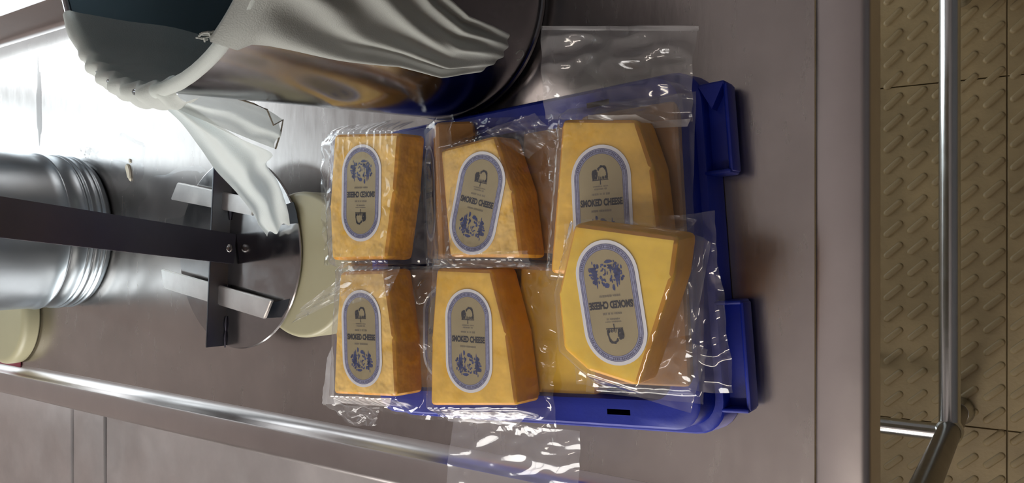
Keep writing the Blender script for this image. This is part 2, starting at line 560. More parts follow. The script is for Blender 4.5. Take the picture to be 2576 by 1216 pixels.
box('wall_piece', (DX1, Y1, 0), (X1 + .1, Y1 + .1, H), M['wall'], wb_)
box('wall_piece', (DX0, Y1, DZ1), (DX1, Y1 + .1, H), M['wall'], wb_)
dr = thing('door_1', 'bright daylit glazed door beyond the right rim of the table', 'door', ((DX0 + DX1) / 2, Y1, 0), kind='structure')
box('glass_pane', (DX0 + .05, Y1 + .045, .06), (DX1 - .05, Y1 + .055, DZ1 - .05), M['daylight'], dr)
for lo, hi in (((DX0, Y1 + .01, 0), (DX0 + .05, Y1 + .09, DZ1)), ((DX1 - .05, Y1 + .01, 0), (DX1, Y1 + .09, DZ1)),
               ((DX0 + .05, Y1 + .01, 0), (DX1 - .05, Y1 + .09, .06)), ((DX0 + .05, Y1 + .01, DZ1 - .05), (DX1 - .05, Y1 + .09, DZ1))):
    box('door_frame', lo, hi, M['door_frame'], dr, bev=.003)
# added lamp out of view, brightens the cheeses
lp = thing('added_fill_lamp', 'added unseen tube lamp under the ceiling above the left bench', 'lamp', (-1.6, 0.0, H))
box('housing', (-1.70, -.65, H - .05), (-1.50, .65, H), M['door_frame'], lp, bev=.004)
box('diffuser', (-1.685, -.63, H - .065), (-1.515, .63, H - .051), M['lamp'], lp, bev=.004)

# ================================================================== steel table
TX0, TX1, TY0, TY1, TZ = -0.293, 0.432, 0.1105, 1.97, 0.85
tb = thing('steel_table', 'stainless steel work table with raised rim and tubular legs', 'table', (0.07, 1.0, 0))
box('table_top', (TX0 + .004, TY0 + .0465, TZ - .02), (TX1 - .004, TY1 - .004, TZ), M['table'], tb)
def rim_piece(a, b, inward, w=0.0415, slope=0.016, h=0.0155):
    """raised rim from a to b (outer line), profile towards inward: outer face, flat top, cove down to the top"""
    a, b, n = Vector(a), Vector(b), Vector(inward)
    prof = [(0.0, -0.036), (0.0, h - .008), (0.0006, h - .005), (0.0024, h - .0022), (0.005, h - .0006), (0.008, h), (w - .004, h), (w - .0015, h - .0007), (w, h - .003)]
    for k in range(1, 7):
        t = k / 6
        prof.append((w + slope * t ** 1.6, (h - .003) * (1 - t) ** 1.7 + .0003))
    prof.append((w + slope, -0.004)); prof.append((0.004, -.036))
    bm = bmesh.new()
    ra = [bm.verts.new(a + n * d + Vector((0, 0, TZ + z))) for d, z in prof]
    rb = [bm.verts.new(b + n * d + Vector((0, 0, TZ + z))) for d, z in prof]
    for k in range(len(prof)):
        k2 = (k + 1) % len(prof)
        bm.faces.new((ra[k], ra[k2], rb[k2], rb[k]))
    bm.faces.new(ra[::-1]); bm.faces.new(rb)
    o = from_bm('rim', bm, M['rim'], tb)
    autosmooth(o, 40)
    return o
rim_piece((TX0, TY0 + .0427, 0), (TX0, TY1 - .0417, 0), (1, 0, 0))
# the right side has a taller upstand instead of the low rim
bm = bmesh.new()
UX = .392
prof = [(TX1, -.036), (TX1, .074), (TX1 - .003, .079), (UX + .006, .081), (UX + .002, .079), (UX, .074), (UX, .010), (UX - .0015, .0055), (UX - .005, .002), (UX - .010, .0004), (UX - .010, -.004)]
ra = [bm.verts.new((x, TY0 + .046, TZ + z_)) for x, z_ in prof]
rb = [bm.verts.new((x, TY1 - .046, TZ + z_)) for x, z_ in prof]
for k in range(len(prof)):
    k2 = (k + 1) % len(prof)
    bm.faces.new((ra[k], ra[k2], rb[k2], rb[k]))
bm.faces.new(ra[::-1]); bm.faces.new(rb)
o = from_bm('upstand', bm, M['rim'], tb); autosmooth(o, 40)
rim_piece((TX0, TY0, 0), (TX1, TY0, 0), (0, 1, 0), w=.0425, slope=.0004)
rim_piece((TX0, TY1, 0), (TX1, TY1, 0), (0, -1, 0))
LX0, LX1, LY0, LY1 = -0.293, 0.43, 0.108, 1.93
for x, y in ((LX0, LY0), (LX1, LY0), (LX0, LY1), (LX1, LY1)):
    lg = tube('leg', [(x, y, 0.02), (x, y, TZ - .02)], 0.0165, M['leg'], tb, 20)
    lathe('foot_cap', [(0, 0), (.024, 0), (.025, .006), (.019, .022), (.017, .03), (0, .03)], (x, y), M['tube'], lg, 24)
tube('lower_rail', [(LX0 + .012, LY0, .18), (LX1 - .012, LY0, .18)], 0.0150, M['tube'], tb, 24)
tube('lower_rail', [(LX0 - .004, LY0 + .014, .18), (LX0 - .004, LY1 - .014, .18)], 0.0135, M['tube'], tb, 24)
tube('lower_rail', [(LX1, LY0 + .014, .18), (LX1, LY1 - .014, .18)], 0.0135, M['tube'], tb, 24)
# bead of weld where the front rail meets the corner leg
lathe('weld_collar', [(.0168, .168), (.0195, .172), (.0195, .19), (.0168, .194)], (LX0, LY0), M['tube'], tb, 24)

# lower bench to the left of the table
bn = thing('lower_bench', 'lower stainless steel bench with two seams left of the table', 'bench', (-.95, 1.3, 0))
ys_ = [0.35, 1.862, 2.018, 2.75]
for k in range(3):
    box('bench_panel', (-1.7, ys_[k] + .007, .525), (-.40, ys_[k + 1] - .007, .55), M['bench'], bn, bev=.003)
box('bench_frame', (-1.69, .36, .47), (-.41, 2.74, .526), M['bar'], bn)
for x in (-1.65, -.45):
    for y in (.40, 2.70):
        tube('leg', [(x, y, 0), (x, y, .48)], .018, M['tube'], bn, 16)

# ================================================================== blue tray
TR_C, TR_A = Vector((-0.022, 0.430, 0)), math.radians(4.3)
trm = Matrix.Rotation(TR_A, 3, 'Z')
def T(x, y, z):
    return TR_C + trm @ Vector((x, y, 0)) + Vector((0, 0, z))
HW, HL = 0.1535, 0.1865
tray = thing('blue_tray', 'shallow blue plastic tray with two side grips under the cheeses', 'tray', (TR_C.x, TR_C.y, 0.85))
SLOT = (-0.121, -0.098)
def rloop(inset, rad):
    hx, hy = HW - inset, HL - inset
    pts = []
    side = [-0.06, 0.0, 0.06, 0.11]
    ysl = sorted(list(SLOT) + side)
    cs = [(hx - rad, -hy + rad, -PI / 2), (hx - rad, hy - rad, 0), (-hx + rad, hy - rad, PI / 2), (-hx + rad, -hy + rad, PI)]
    for ci, (cx_, cy_, a0) in enumerate(cs):
        for k in range(7):
            a = a0 + (PI / 2) * k / 6
            pts.append((cx_ + rad * math.cos(a), cy_ + rad * math.sin(a)))
        if ci == 0:
            pts += [(hx, y) for y in ysl]
        if ci == 2:
            pts += [(-hx, y) for y in reversed(ysl)]
    return pts
loops = [(.034, .012, 0.8585), (.031, .014, 0.8640), (.0265, .018, 0.9130), (.0245, .019, 0.9175), (.020, .020, 0.9182), (.0155, .021, 0.9182),
         (.0105, .022, 0.9182), (.002, .024, 0.9182), (.0, .024, 0.9165), (-.001, .024, 0.8900), (-.002, .025, 0.8855), (-.0085, .028, 0.8845), (-.010, .028, 0.8825), (-.012, .028, 0.8515)]
bm = bmesh.new()
rr = []
for ins, rad, z in loops:
    rr.append([bm.verts.new(T(x, y, z)) for x, y in rloop(ins, rad)])
n = len(rr[0])
for li in range(len(rr) - 1):
    for k in range(n):
        k2 = (k + 1) % n
        if li == 5:     # the slots punched in the two long flanges
            m_ = (rr[li][k].co + rr[li][k2].co) / 2 - TR_C
            ly = (trm.inverted() @ m_).y
            lx = (trm.inverted() @ m_).x
            if SLOT[0] < ly < SLOT[1] and abs(lx) > .1:
                continue
        bm.faces.new((rr[li][k], rr[li][k2], rr[li + 1][k2], rr[li + 1][k]))
bm.faces.new(rr[0])
o = from_bm('tray_body', bm, M['blue'], tray)
autosmooth(o, 38)
def grip(x0, x1, wedge):
    """hollow grip bracket on the near side: top plate sunk between a raised lip and two gussets"""
    yn = -HL - .011
    g = None
    bm = bmesh.new()
    bm_box(bm, (x0, -HL - .0310, .856), (x1, yn + .006, .8725), .004, 2)
    for v in bm.verts:
        v.co = T(v.co.x, v.co.y, v.co.z)
    g = from_bm('grip', bm, M['blue'], tray)
    autosmooth(g, 40)
    def piece(name, lo, hi):
        b2 = bmesh.new()
        bm_box(b2, lo, hi, .0016, 2)
        for v in b2.verts:
            v.co = T(v.co.x, v.co.y, v.co.z)
        q = from_bm(name, b2, M['blue'], g, origin=tray.location)
        autosmooth(q, 40)
    piece('grip_lip', (x0 + .002, -HL - .0320, .860), (x1 - .002, -HL - .0280, .8825))
    piece('gusset', (x0, -HL - .0305, .860), (x0 + .004, yn + .005, .885))
    piece('gusset', (x1 - .004, -HL - .0305, .860), (x1, yn + .005, .885))
    if wedge:
        b2 = bmesh.new()
        tri = [(x1 - .024, -HL - .018), (x1 - .002, -HL - .030), (x1 - .002, yn + .004)]
        lo_ = [b2.verts.new(T(x, y, .862)) for x, y in tri]
        hi_ = [b2.verts.new(T(x, y, .886)) for x, y in tri]
        b2.faces.new(hi_); b2.faces.new(lo_[::-1])
        for k in range(3):
            b2.faces.new((lo_[k], lo_[(k + 1) % 3], hi_[(k + 1) % 3], hi_[k]))
        from_bm('corner_web', b2, M['blue'], g, origin=tray.location)
grip(0.066, 0.148, True)
grip(-0.143, -0.045, False)

# ================================================================== cheese packages
# --- the printed label, built once and shared
def pill_pts(w, h, n=20):
    r = w / 2
    c = h / 2 - r
    pts = []
    for k in range(n + 1):
        a = PI * k / n
        pts.append((r * math.cos(a), c + r * math.sin(a)))
    for k in range(n + 1):
        a = PI + PI * k / n
        pts.append((r * math.cos(a), -c + r * math.sin(a)))
    return pts

def pill_mesh(name, w, h, z0, z1, mat):
    bm = bmesh.new()
    pts = pill_pts(w, h)
    a = [bm.verts.new((x, y, z0)) for x, y in pts]
    b = [bm.verts.new((x, y, z1)) for x, y in pts]
    bm.faces.new(b)
    for k in range(len(pts)):
        bm.faces.new((a[k], a[(k + 1) % len(pts)], b[(k + 1) % len(pts)], b[k]))
    me = bpy.data.meshes.new(name)
    bm.to_mesh(me); bm.free()
    me.materials.append(mat)
    return me

def ring_faces(bm, w0, h0, w1, h1, z):
    p, q = pill_pts(w0, h0), pill_pts(w1, h1)
    a = [bm.verts.new((x, y, z)) for x, y in p]
    b = [bm.verts.new((x, y, z)) for x, y in q]
    for k in range(len(p)):
        k2 = (k + 1) % len(p)
        bm.faces.new((a[k], a[k2], b[k2], b[k]))

def finish(name, bm, mat):
    me = bpy.data.meshes.new(name)
    bm.to_mesh(me); bm.free()
    me.materials.append(mat)
    return me

def flat_poly(bm, pts, z):
    bm.faces.new([bm.verts.new((x, y, z)) for x, y in pts])

def text_mesh(name, body, size, sx, z, mat, y, bold=0.0):
    cu = bpy.data.curves.new(name, 'FONT')
    cu.body = body
    cu.size = size
    cu.align_x = 'CENTER'
    cu.align_y = 'CENTER'
    cu.offset = bold
    cu.resolution_u = 3
    tmp = bpy.data.objects.new(name, cu)
    COL.objects.link(tmp)
    dg = bpy.context.evaluated_depsgraph_get()
    me = bpy.data.meshes.new_from_object(tmp.evaluated_get(dg))
    bpy.data.objects.remove(tmp)
    bpy.data.curves.remove(cu)
    for v in me.vertices:
        v.co = Vector((v.co.x * sx, v.co.y + y, z))
    me.name = name
    me.materials.clear()
    me.materials.append(mat)
    return me

LW, LH = 0.0560, 0.1000
rnd = random.Random(7)
label_parts = []
lab_me = pill_mesh('label', LW, LH, -0.0003, 0.0, M['lab_white'])
bm = bmesh.new(); ring_faces(bm, LW - .0060, LH - .0060, LW - .0150, LH - .0150, 0.00012)
label_parts.append(('border_ring', finish('border_ring', bm, M['lab_ring'])))
label_parts.append(('centre_panel', pill_mesh('centre_panel', LW - .0146, LH - .0146, 0.00008, 0.00014, M['lab_gold'])))
bm = bmesh.new()
for d in (.0062, .0085, .0122, .0146):
    ring_faces(bm, LW - d, LH - d, LW - d - .0007, LH - d - .0007, 0.0002)
label_parts.append(('border_line', finish('border_line', bm, M['ink_line'])))
# small illegible lettering round the two ends of the border
bm = bmesh.new()
rmid = (LW - .0104) / 2
cc = LH / 2 - LW / 2
for sgn in (1, -1):
    for k in range(38):
        a = math.radians(14 + k * 4.0)
        if rnd.random() < .16:
            continue
        l_ = .0013 * (.7 + .3 * rnd.random())
        w_ = .00033
        ca, sa = math.cos(a), math.sin(a)
        q = []
        for du, dv in ((-w_, -l_), (w_, -l_), (w_, l_), (-w_, l_)):
            x = (rmid + dv) * ca - du * sa
            y = (rmid + dv) * sa + du * ca
            q.append((x, sgn * (cc + y)))
        flat_poly(bm, q if sgn > 0 else q[::-1], 0.00026)
label_parts.append(('border_lettering', finish('border_lettering', bm, M['ink_line'])))
label_parts.append(('lettering', text_mesh('lettering', 'SMOKED CHEESE', 0.0078, 0.66, 0.0003, M['ink_black'], 0.0012, 0.00040)))
# three lines of fine print too small to read
bm = bmesh.new()
for yy, half, hgt, step in ((.0085, .0085, .0010, .00095), (-.0056, .0095, .0010, .00095), (.0128, .0060, .0008, .0008), (.0150, .0070, .0006, .0008)):
    x = -half
    while x < half:
        if rnd.random() > .12:
            hh = hgt * (.75 + .25 * rnd.random())
            flat_poly(bm, [(x, yy - hh), (x + step * .55, yy - hh), (x + step * .55, yy + hh), (x, yy + hh)], 0.0003)
        x += step
label_parts.append(('fine_print', finish('fine_print', bm, M['ink_grey'])))
# tree emblem: trunk with roots, drooping crown on one side, arched bough over a house front
bm = bmesh.new()
def blob(cx_, cy_, rx, ry, rot=0, k=9):
    pts = []
    for i in range(k):
        a = 2 * PI * i / k
        j = .75 + .4 * rnd.random()
        x, y = rx * j * math.cos(a), ry * j * math.sin(a)
        pts.append((cx_ + x * math.cos(rot) - y * math.sin(rot), cy_ + x * math.sin(rot) + y * math.cos(rot)))
    flat_poly(bm, pts, 0.0003)
flat_poly(bm, [(-.0004, .0165), (.0006, .0165), (.0004, .0230), (-.0002, .0230)], .0003)
for x0 in (-.0072, -.0060, -.0048, -.0034, -.0018, -.0006, .0008, .0024, .0040, .0052, .0064):
    h_ = .0022 + .0018 * rnd.random()
    flat_poly(bm, [(x0, .0202), (x0 + .0007, .0202), (x0 + .0005, .0202 + h_), (x0 + .0002, .0202 + h_)], .0003)
blob(-.0056, .0262, .0022, .0028)
blob(-.0046, .0282, .0016, .0018)
blob(-.0014, .0296, .0011, .0014)
blob(.0014, .0316, .0016, .0011)
blob(.0036, .0312, .0018, .0013, -.5)
blob(.0058, .0278, .0008, .0030, .15)
blob(.0064, .0246, .0009, .0024)
blob(-.0062, .0235, .0018, .0030); blob(-.0030, .0252, .0010, .0026); blob(-.0040, .0225, .0014, .0018); blob(.0056, .0226, .0016, .0016); blob(.0028, .0222, .0010, .0014)
blob(.0050, .0300, .0012, .0016, .4); blob(-.0002, .0308, .0012, .0010)
for yy, half in ((.0204, .0076),):
    flat_poly(bm, [(-half, yy - .0004), (half, yy - .0004), (half, yy + .0002), (-half, yy + .0002)], .0003)
label_parts.append(('tree_emblem', finish('tree_emblem', bm, M['ink_black'])))
# blue landscape of firs and bushes
bm = bmesh.new()
def fir(x, y, w, h):
    n_ = 5
    left, rightp = [], []
    for i in range(n_):
        t = i / n_
        ww = w * (1 - t) * (.8 + .4 * rnd.random())
        left += [(x - ww, y + h * t), (x - ww * .45, y + h * (t + .14))]
        rightp += [(x + ww, y + h * t), (x + ww * .45, y + h * (t + .14))]
    flat_poly(bm, rightp + [(x, y + h)] + left[::-1], .0003)
for a in ((-.0105, -.0245, .0036, .0115), (-.0086, -.0270, .0032, .0155), (.0110, -.0290, .0036, .0140), (.0094, -.0265, .0028, .0150), (-.0044, -.0300, .0024, .0075)):
    fir(*a)
for k in range(80):
    x = rnd.uniform(-.0150, .0150)
    y = rnd.uniform(-.0330, -.0165)
    if abs(x) > .0125 and y < -.028:
        continue
    if -.003 < x < .006 and y < -.024 and rnd.random() < .35:
        continue
    blob(x, y, rnd.uniform(.0005, .0016), rnd.uniform(.0006, .0020), 0, 7)
blob(-.0052, -.0118, .0012, .0026); blob(.0006, -.0138, .0022, .0020); blob(.0032, -.0150, .0016, .0018); blob(-.003, -.0325, .004, .0016)
label_parts.append(('landscape_print', finish('landscape_print', bm, M['ink_blue'])))

def put_label(parent, centre, normal, up):
    n_ = Vector(normal).normalized()
    u_ = Vector(up); u_ = (u_ - n_ * u_.dot(n_)).normalized()
    r_ = u_.cross(n_).normalized()
    m = Matrix((r_, u_, n_)).transposed().to_4x4()
    m.translation = Vector(centre) - Vector(parent.location)
    lab = bpy.data.objects.new('label', lab_me)
    COL.objects.link(lab)
    lab.parent = parent
    lab.matrix_basis = m
    lab['label'] = 'pill-shaped paper label reading SMOKED CHEESE with blue border'
    for nm, me in label_parts:
        c = bpy.data.objects.new(nm, me)
        COL.objects.link(c)
        c.parent = lab
        if nm in ('border_lettering', 'fine_print', 'landscape_print', 'tree_emblem', 'border_line'):
            c['kind'] = 'stuff'
    return lab

def plane_of(pts):
    c = sum(pts, Vector()) / len(pts)
    n_ = Vector()
    for a, b in zip(pts, pts[1:] + pts[:1]):
        n_ += (a - c).cross(b - c)
    n_.normalize()
    if n_.z < 0:
        n_ = -n_
    return c, n_

def dist_poly(p, poly):
    """signed distance in plan, negative inside"""
    best = 1e9
    inside = False
    nn = len(poly)
    for i in range(nn):
        a, b = poly[i], poly[(i + 1) % nn]
        ab = (b[0] - a[0], b[1] - a[1])
        ap = (p[0] - a[0], p[1] - a[1])
        t = max(0, min(1, (ap[0] * ab[0] + ap[1] * ab[1]) / (ab[0] ** 2 + ab[1] ** 2)))
        d = math.hypot(ap[0] - t * ab[0], ap[1] - t * ab[1])
        best = min(best, d)
        if (a[1] > p[1]) != (b[1] > p[1]) and p[0] < ab[0] * (p[1] - a[1]) / ab[1] + a[0]:
            inside = not inside
    return -best if inside else best

def cheese_block(parent, pts, thick, mat, bev=0.006, taper=0.002, rind=None):
    c, n_ = plane_of(pts)
    bm = bmesh.new()
    up_ = [bm.verts.new(p) for p in pts]
    dn_ = []
    for p in pts:
        q = p - n_ * thick
        d = (p - c); d.z = 0
        q = q + d.normalized() * taper
        dn_.append(bm.verts.new(q))
    k = len(pts)
    bm.faces.new(up_)
    bm.faces.new(dn_[::-1])
    for i in range(k):
        bm.faces.new((up_[i], dn_[i], dn_[(i + 1) % k], up_[(i + 1) % k]))
    bmesh.ops.recalc_face_normals(bm, faces=bm.faces)
    bmesh.ops.bevel(bm, geom=list(bm.edges), offset=bev, segments=3, affect='EDGES', profile=0.6)
    bm.normal_update()
    for f in bm.faces:
        f.material_index = 0
    o = from_bm('cheese_block', bm, mat, parent)
    autosmooth(o, 30)
    wn_ = o.modifiers.new('weighted_normals', 'WEIGHTED_NORMAL')
    wn_.keep_sharp = True
    wn_.weight = 90
    return c, n_

def film_over(parent, pts, thick, ext, ang, seed, flapdrop=0.6, wr=0.004, floor_z=0.0, mat=None, nu=64, nv=50, corr=0.0):
    """the film drawn tight over the block and spreading into flaps: ext = (x-, x+, y-, y+) past the block"""
    c, n_ = plane_of(pts)
    ca, sa = math.cos(ang), math.sin(ang)
    loc = [((p.x - c.x) * ca + (p.y - c.y) * sa, -(p.x - c.x) * sa + (p.y - c.y) * ca) for p in pts]
    ax0 = min(q[0] for q in loc) - ext[0]; ax1 = max(q[0] for q in loc) + ext[1]
    ay0 = min(q[1] for q in loc) - ext[2]; ay1 = max(q[1] for q in loc) + ext[3]
    def fn(u, v):
        lx, ly = lerp(ax0, ax1, u), lerp(ay0, ay1, v)
        # ragged outline
        lx += .0025 * noise.noise(Vector((ly * 30, seed * 3.1, u * 2)))
        ly += .0025 * noise.noise(Vector((lx * 30, seed * 5.7, v * 2)))
        d = dist_poly((lx, ly), loc)
        x, y = c.x + lx * ca - ly * sa, c.y + lx * sa + ly * ca
        zt = c.z - (n_.x * (x - c.x) + n_.y * (y - c.y)) / n_.z
        zt += 0.0016
        dd = max(0.0, d - 0.001)
        drop = thick * flapdrop * sstep(0, .016, dd) + .35 * dd * flapdrop
        w = noise.noise(Vector((x * 42, y * 42, seed))) + .6 * noise.noise(Vector((x * 95, y * 95, seed + 9)))
        rid = 1 - abs(noise.noise(Vector((lx * 60, ly * 60, seed * 1.7)))) * 2
        amp = wr * sstep(.001, .02, dd)
        edge = .0011 * sstep(-.016, -.002, d) * rid
        if corr > 0 and dd < .012:
            e_ = min(lx - (ax0 + ext[0]), (ax1 - ext[1]) - lx)
            ph = ly * 2 * PI / .0085 + 2.5 * noise.noise(Vector((lx * 40, ly * 50, seed)))
            edge += corr * (1 + math.sin(ph)) * (.6 + .8 * noise.noise(Vector((ly * 40, seed, 1.5)))) * math.exp(-abs(e_) / .012)
        z = zt - drop + amp * (w + .5 * rid) + edge
        z = max(z, floor_z)
        return Vector((x, y, z))
    return grid_mesh('film', fn, nu, nv, mat or M['film'], parent)

def flap(parent, name, quad, seed, amp=0.006, n=(26, 26), mat=None, fold=0.0):
    """a loose sheet of film between four corners, crumpled"""
    q = [Vector(p) for p in quad]
    nrm = (q[1] - q[0]).cross(q[3] - q[0]).normalized()
    if nrm.z < 0:
        nrm = -nrm
    def fn(u, v):
        p = q[0].lerp(q[1], u).lerp(q[3].lerp(q[2], u), v)
        w = noise.noise(Vector((u * 3.2 + seed, v * 2.4, seed))) + .55 * noise.noise(Vector((u * 8 + seed, v * 5, seed + 4)))
        rid = 1 - 2 * abs(noise.noise(Vector((u * 4 - seed, v * 4 + seed, 2.2))))
        return p + nrm * (amp * (w * .8 + rid * .5) + fold * math.sin(v * PI))
    return grid_mesh(name, fn, n[0], n[1], mat or M['film_flap'], parent)

def V(*a):
    return [Vector(p) for p in a]

def pack(label, pts, thick, mat, lab=None, lab_up=(1, 0, 0), ext=(.01, .01, .01, .015), ang=0.0, seed=1, group='cheese packs in the blue tray', fd=.6, wr=.004, floor_z=0.8615, bev=.0065, taper=.002, corr=0.0, rind=None):
    pts = V(*pts)
    c, n_ = plane_of(pts)
    for p in pts:
        p.z = c.z - (n_.x * (p.x - c.x) + n_.y * (p.y - c.y)) / n_.z
    lowest = min((p - n_ * thick).z for p in pts)
    p = thing('cheese_package', label, 'cheese', (c.x, c.y, lowest), group)
    cheese_block(p, pts, thick, mat, bev, taper, rind)
    film_over(p, pts, thick, ext, ang, seed, fd, wr, floor_z, corr=corr, nu=90 if corr else 56, nv=110 if corr else 44)
    if lab is not None:
        lc = Vector(lab)
        lc.z = c.z - (n_.x * (lc.x - c.x) + n_.y * (lc.y - c.y)) / n_.z
        put_label(p, lc + n_ * .0007, n_, lab_up)
    return p

ZA = .976
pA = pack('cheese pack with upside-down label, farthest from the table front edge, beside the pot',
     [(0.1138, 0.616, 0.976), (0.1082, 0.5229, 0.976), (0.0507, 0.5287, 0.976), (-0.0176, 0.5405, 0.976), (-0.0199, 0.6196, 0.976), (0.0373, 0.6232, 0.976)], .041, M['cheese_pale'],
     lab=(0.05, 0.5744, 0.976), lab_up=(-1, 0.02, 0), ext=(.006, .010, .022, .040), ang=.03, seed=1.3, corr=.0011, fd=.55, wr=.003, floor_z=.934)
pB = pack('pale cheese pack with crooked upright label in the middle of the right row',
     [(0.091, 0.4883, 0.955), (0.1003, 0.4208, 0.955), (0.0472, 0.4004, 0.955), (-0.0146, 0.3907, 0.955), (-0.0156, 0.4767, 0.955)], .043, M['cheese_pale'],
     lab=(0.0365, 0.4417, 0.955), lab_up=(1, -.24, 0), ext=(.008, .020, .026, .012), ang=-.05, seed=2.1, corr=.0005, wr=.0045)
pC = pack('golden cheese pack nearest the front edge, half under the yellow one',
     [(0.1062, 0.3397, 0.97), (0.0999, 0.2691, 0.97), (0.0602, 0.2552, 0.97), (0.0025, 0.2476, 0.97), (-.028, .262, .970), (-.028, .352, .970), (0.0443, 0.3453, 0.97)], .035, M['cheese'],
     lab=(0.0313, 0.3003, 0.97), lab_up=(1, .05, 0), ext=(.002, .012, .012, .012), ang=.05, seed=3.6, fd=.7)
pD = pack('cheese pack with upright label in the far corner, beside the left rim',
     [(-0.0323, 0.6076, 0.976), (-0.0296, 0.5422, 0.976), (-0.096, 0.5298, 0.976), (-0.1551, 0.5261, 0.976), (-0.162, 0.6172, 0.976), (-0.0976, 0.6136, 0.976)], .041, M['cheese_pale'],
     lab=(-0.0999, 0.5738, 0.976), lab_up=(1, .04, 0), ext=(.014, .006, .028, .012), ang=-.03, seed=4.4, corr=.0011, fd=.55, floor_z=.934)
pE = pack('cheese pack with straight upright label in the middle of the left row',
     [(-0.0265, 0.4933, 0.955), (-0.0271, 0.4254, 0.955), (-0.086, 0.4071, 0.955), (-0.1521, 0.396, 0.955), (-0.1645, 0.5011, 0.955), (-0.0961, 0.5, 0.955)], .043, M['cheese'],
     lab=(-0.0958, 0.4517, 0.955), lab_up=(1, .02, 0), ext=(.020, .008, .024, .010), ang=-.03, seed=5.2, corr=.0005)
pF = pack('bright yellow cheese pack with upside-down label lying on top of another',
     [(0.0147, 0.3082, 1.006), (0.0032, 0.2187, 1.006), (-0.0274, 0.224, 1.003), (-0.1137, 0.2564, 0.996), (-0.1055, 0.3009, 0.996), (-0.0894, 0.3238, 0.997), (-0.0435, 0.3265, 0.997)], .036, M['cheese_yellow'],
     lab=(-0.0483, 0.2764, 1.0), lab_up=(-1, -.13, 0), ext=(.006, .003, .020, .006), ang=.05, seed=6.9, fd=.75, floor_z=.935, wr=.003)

# lower layer, seen in the gaps, its brown darkened for shade
def tilt_rect(cx_, cy_, cz, hx, hy, rx, rz=0.0):
    m = Matrix.Rotation(rz, 3, 'Z') @ Matrix.Rotation(rx, 3, 'X')
    return [tuple(Vector((cx_, cy_, cz)) + m @ Vector(q)) for q in ((hx, hy, 0), (hx, -hy, 0), (-hx, -hy, 0), (-hx, hy, 0))]
lowgrp = 'cheese packs in the bottom layer'
pts = tilt_rect(.050, .520, .930, .068, .040, math.radians(-40), .04)
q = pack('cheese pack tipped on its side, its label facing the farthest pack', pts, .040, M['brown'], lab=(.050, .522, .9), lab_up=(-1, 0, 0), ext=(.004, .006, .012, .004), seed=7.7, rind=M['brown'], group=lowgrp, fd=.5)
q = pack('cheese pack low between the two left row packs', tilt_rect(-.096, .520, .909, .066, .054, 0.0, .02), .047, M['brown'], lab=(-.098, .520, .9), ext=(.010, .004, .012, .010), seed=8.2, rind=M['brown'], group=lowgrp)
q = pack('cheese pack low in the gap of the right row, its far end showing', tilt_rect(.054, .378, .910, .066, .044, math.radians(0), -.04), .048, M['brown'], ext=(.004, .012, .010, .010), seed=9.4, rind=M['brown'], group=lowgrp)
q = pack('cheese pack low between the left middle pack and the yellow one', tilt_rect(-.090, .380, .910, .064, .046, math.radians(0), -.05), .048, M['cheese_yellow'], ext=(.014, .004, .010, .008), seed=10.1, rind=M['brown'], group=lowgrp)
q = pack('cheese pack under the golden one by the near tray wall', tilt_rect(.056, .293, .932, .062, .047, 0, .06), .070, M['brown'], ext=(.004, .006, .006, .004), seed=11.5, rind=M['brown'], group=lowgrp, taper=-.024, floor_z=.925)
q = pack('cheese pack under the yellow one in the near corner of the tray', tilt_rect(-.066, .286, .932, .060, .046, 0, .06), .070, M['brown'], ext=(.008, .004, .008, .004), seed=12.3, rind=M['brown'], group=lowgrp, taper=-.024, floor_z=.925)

# loose film ends
flap(pC, 'film_flap', [(0.1957, 0.3698, 0.952), (0.1748, 0.2253, 0.945), (0.0994, 0.2347, 0.938), (0.1124, 0.3729, 0.945)], 1.4, amp=.009, n=(44, 40), mat=M['film_wide'])
flap(pC, 'film_seal', [(0.1068, 0.3121, 0.972), (0.1028, 0.2682, 0.972), (0.097, 0.2582, 0.955), (0.1028, 0.311, 0.974)], 2.4, amp=.001, n=(16, 4), mat=M['seal'])
flap(pC, 'film_seal', [(0.1018, 0.2684, 0.94), (0.1014, 0.2339, 0.94), (0.0954, 0.2374, 0.938), (0.0965, 0.2674, 0.938)], 2.9, amp=.001, n=(16, 4), mat=M['seal'])
flap(pC, 'film_seal', [(0.1952, 0.3689, 0.9535), (0.1743, 0.2247, 0.9465), (0.1705, 0.2247, 0.9465), (0.1916, 0.3689, 0.9535)], 3.9, amp=.0012, n=(26, 3), mat=M['seal'])
flap(pD, 'film_flap', [(-0.0953, 0.7214, 0.94), (-0.073, 0.6855, 0.955), (-0.0235, 0.5807, 0.972), (-0.055, 0.586, 0.981)], 4.8, amp=.007)
flap(pD, 'film_flap', [(-0.0251, 0.6067, 0.978), (-0.0251, 0.5174, 0.978), (-0.054, 0.5296, 0.982), (-0.067, 0.5965, 0.982)], 5.6, amp=.003)
flap(pD, 'film_seal', [(-0.1671, 0.631, 0.962), (-0.1605, 0.5455, 0.962), (-0.1721, 0.5613, 0.948), (-0.1792, 0.6435, 0.948)], 6.1, amp=.0015, n=(20, 5), mat=M['seal'])
flap(pD, 'film_flap', [(-0.1857, 0.6805, 0.93), (-0.1758, 0.5802, 0.94), (-0.2019, 0.6005, 0.925), (-0.211, 0.6488, 0.92)], 6.7, amp=.006)
flap(pD, 'film_flap', [(-0.1146, 0.6439, 0.95), (-0.1816, 0.6448, 0.945), (-0.1863, 0.6776, 0.935), (-0.1316, 0.6636, 0.94)], 6.9, amp=.002, n=(14, 10), mat=M['seal'])
flap(pE, 'film_flap', [(-0.1795, 0.4911, 0.928), (-0.1752, 0.3474, 0.922), (-0.2377, 0.3573, 0.908), (-0.2652, 0.5144, 0.912)], 7.2, amp=.004, n=(40, 34), mat=M['film_wide'])
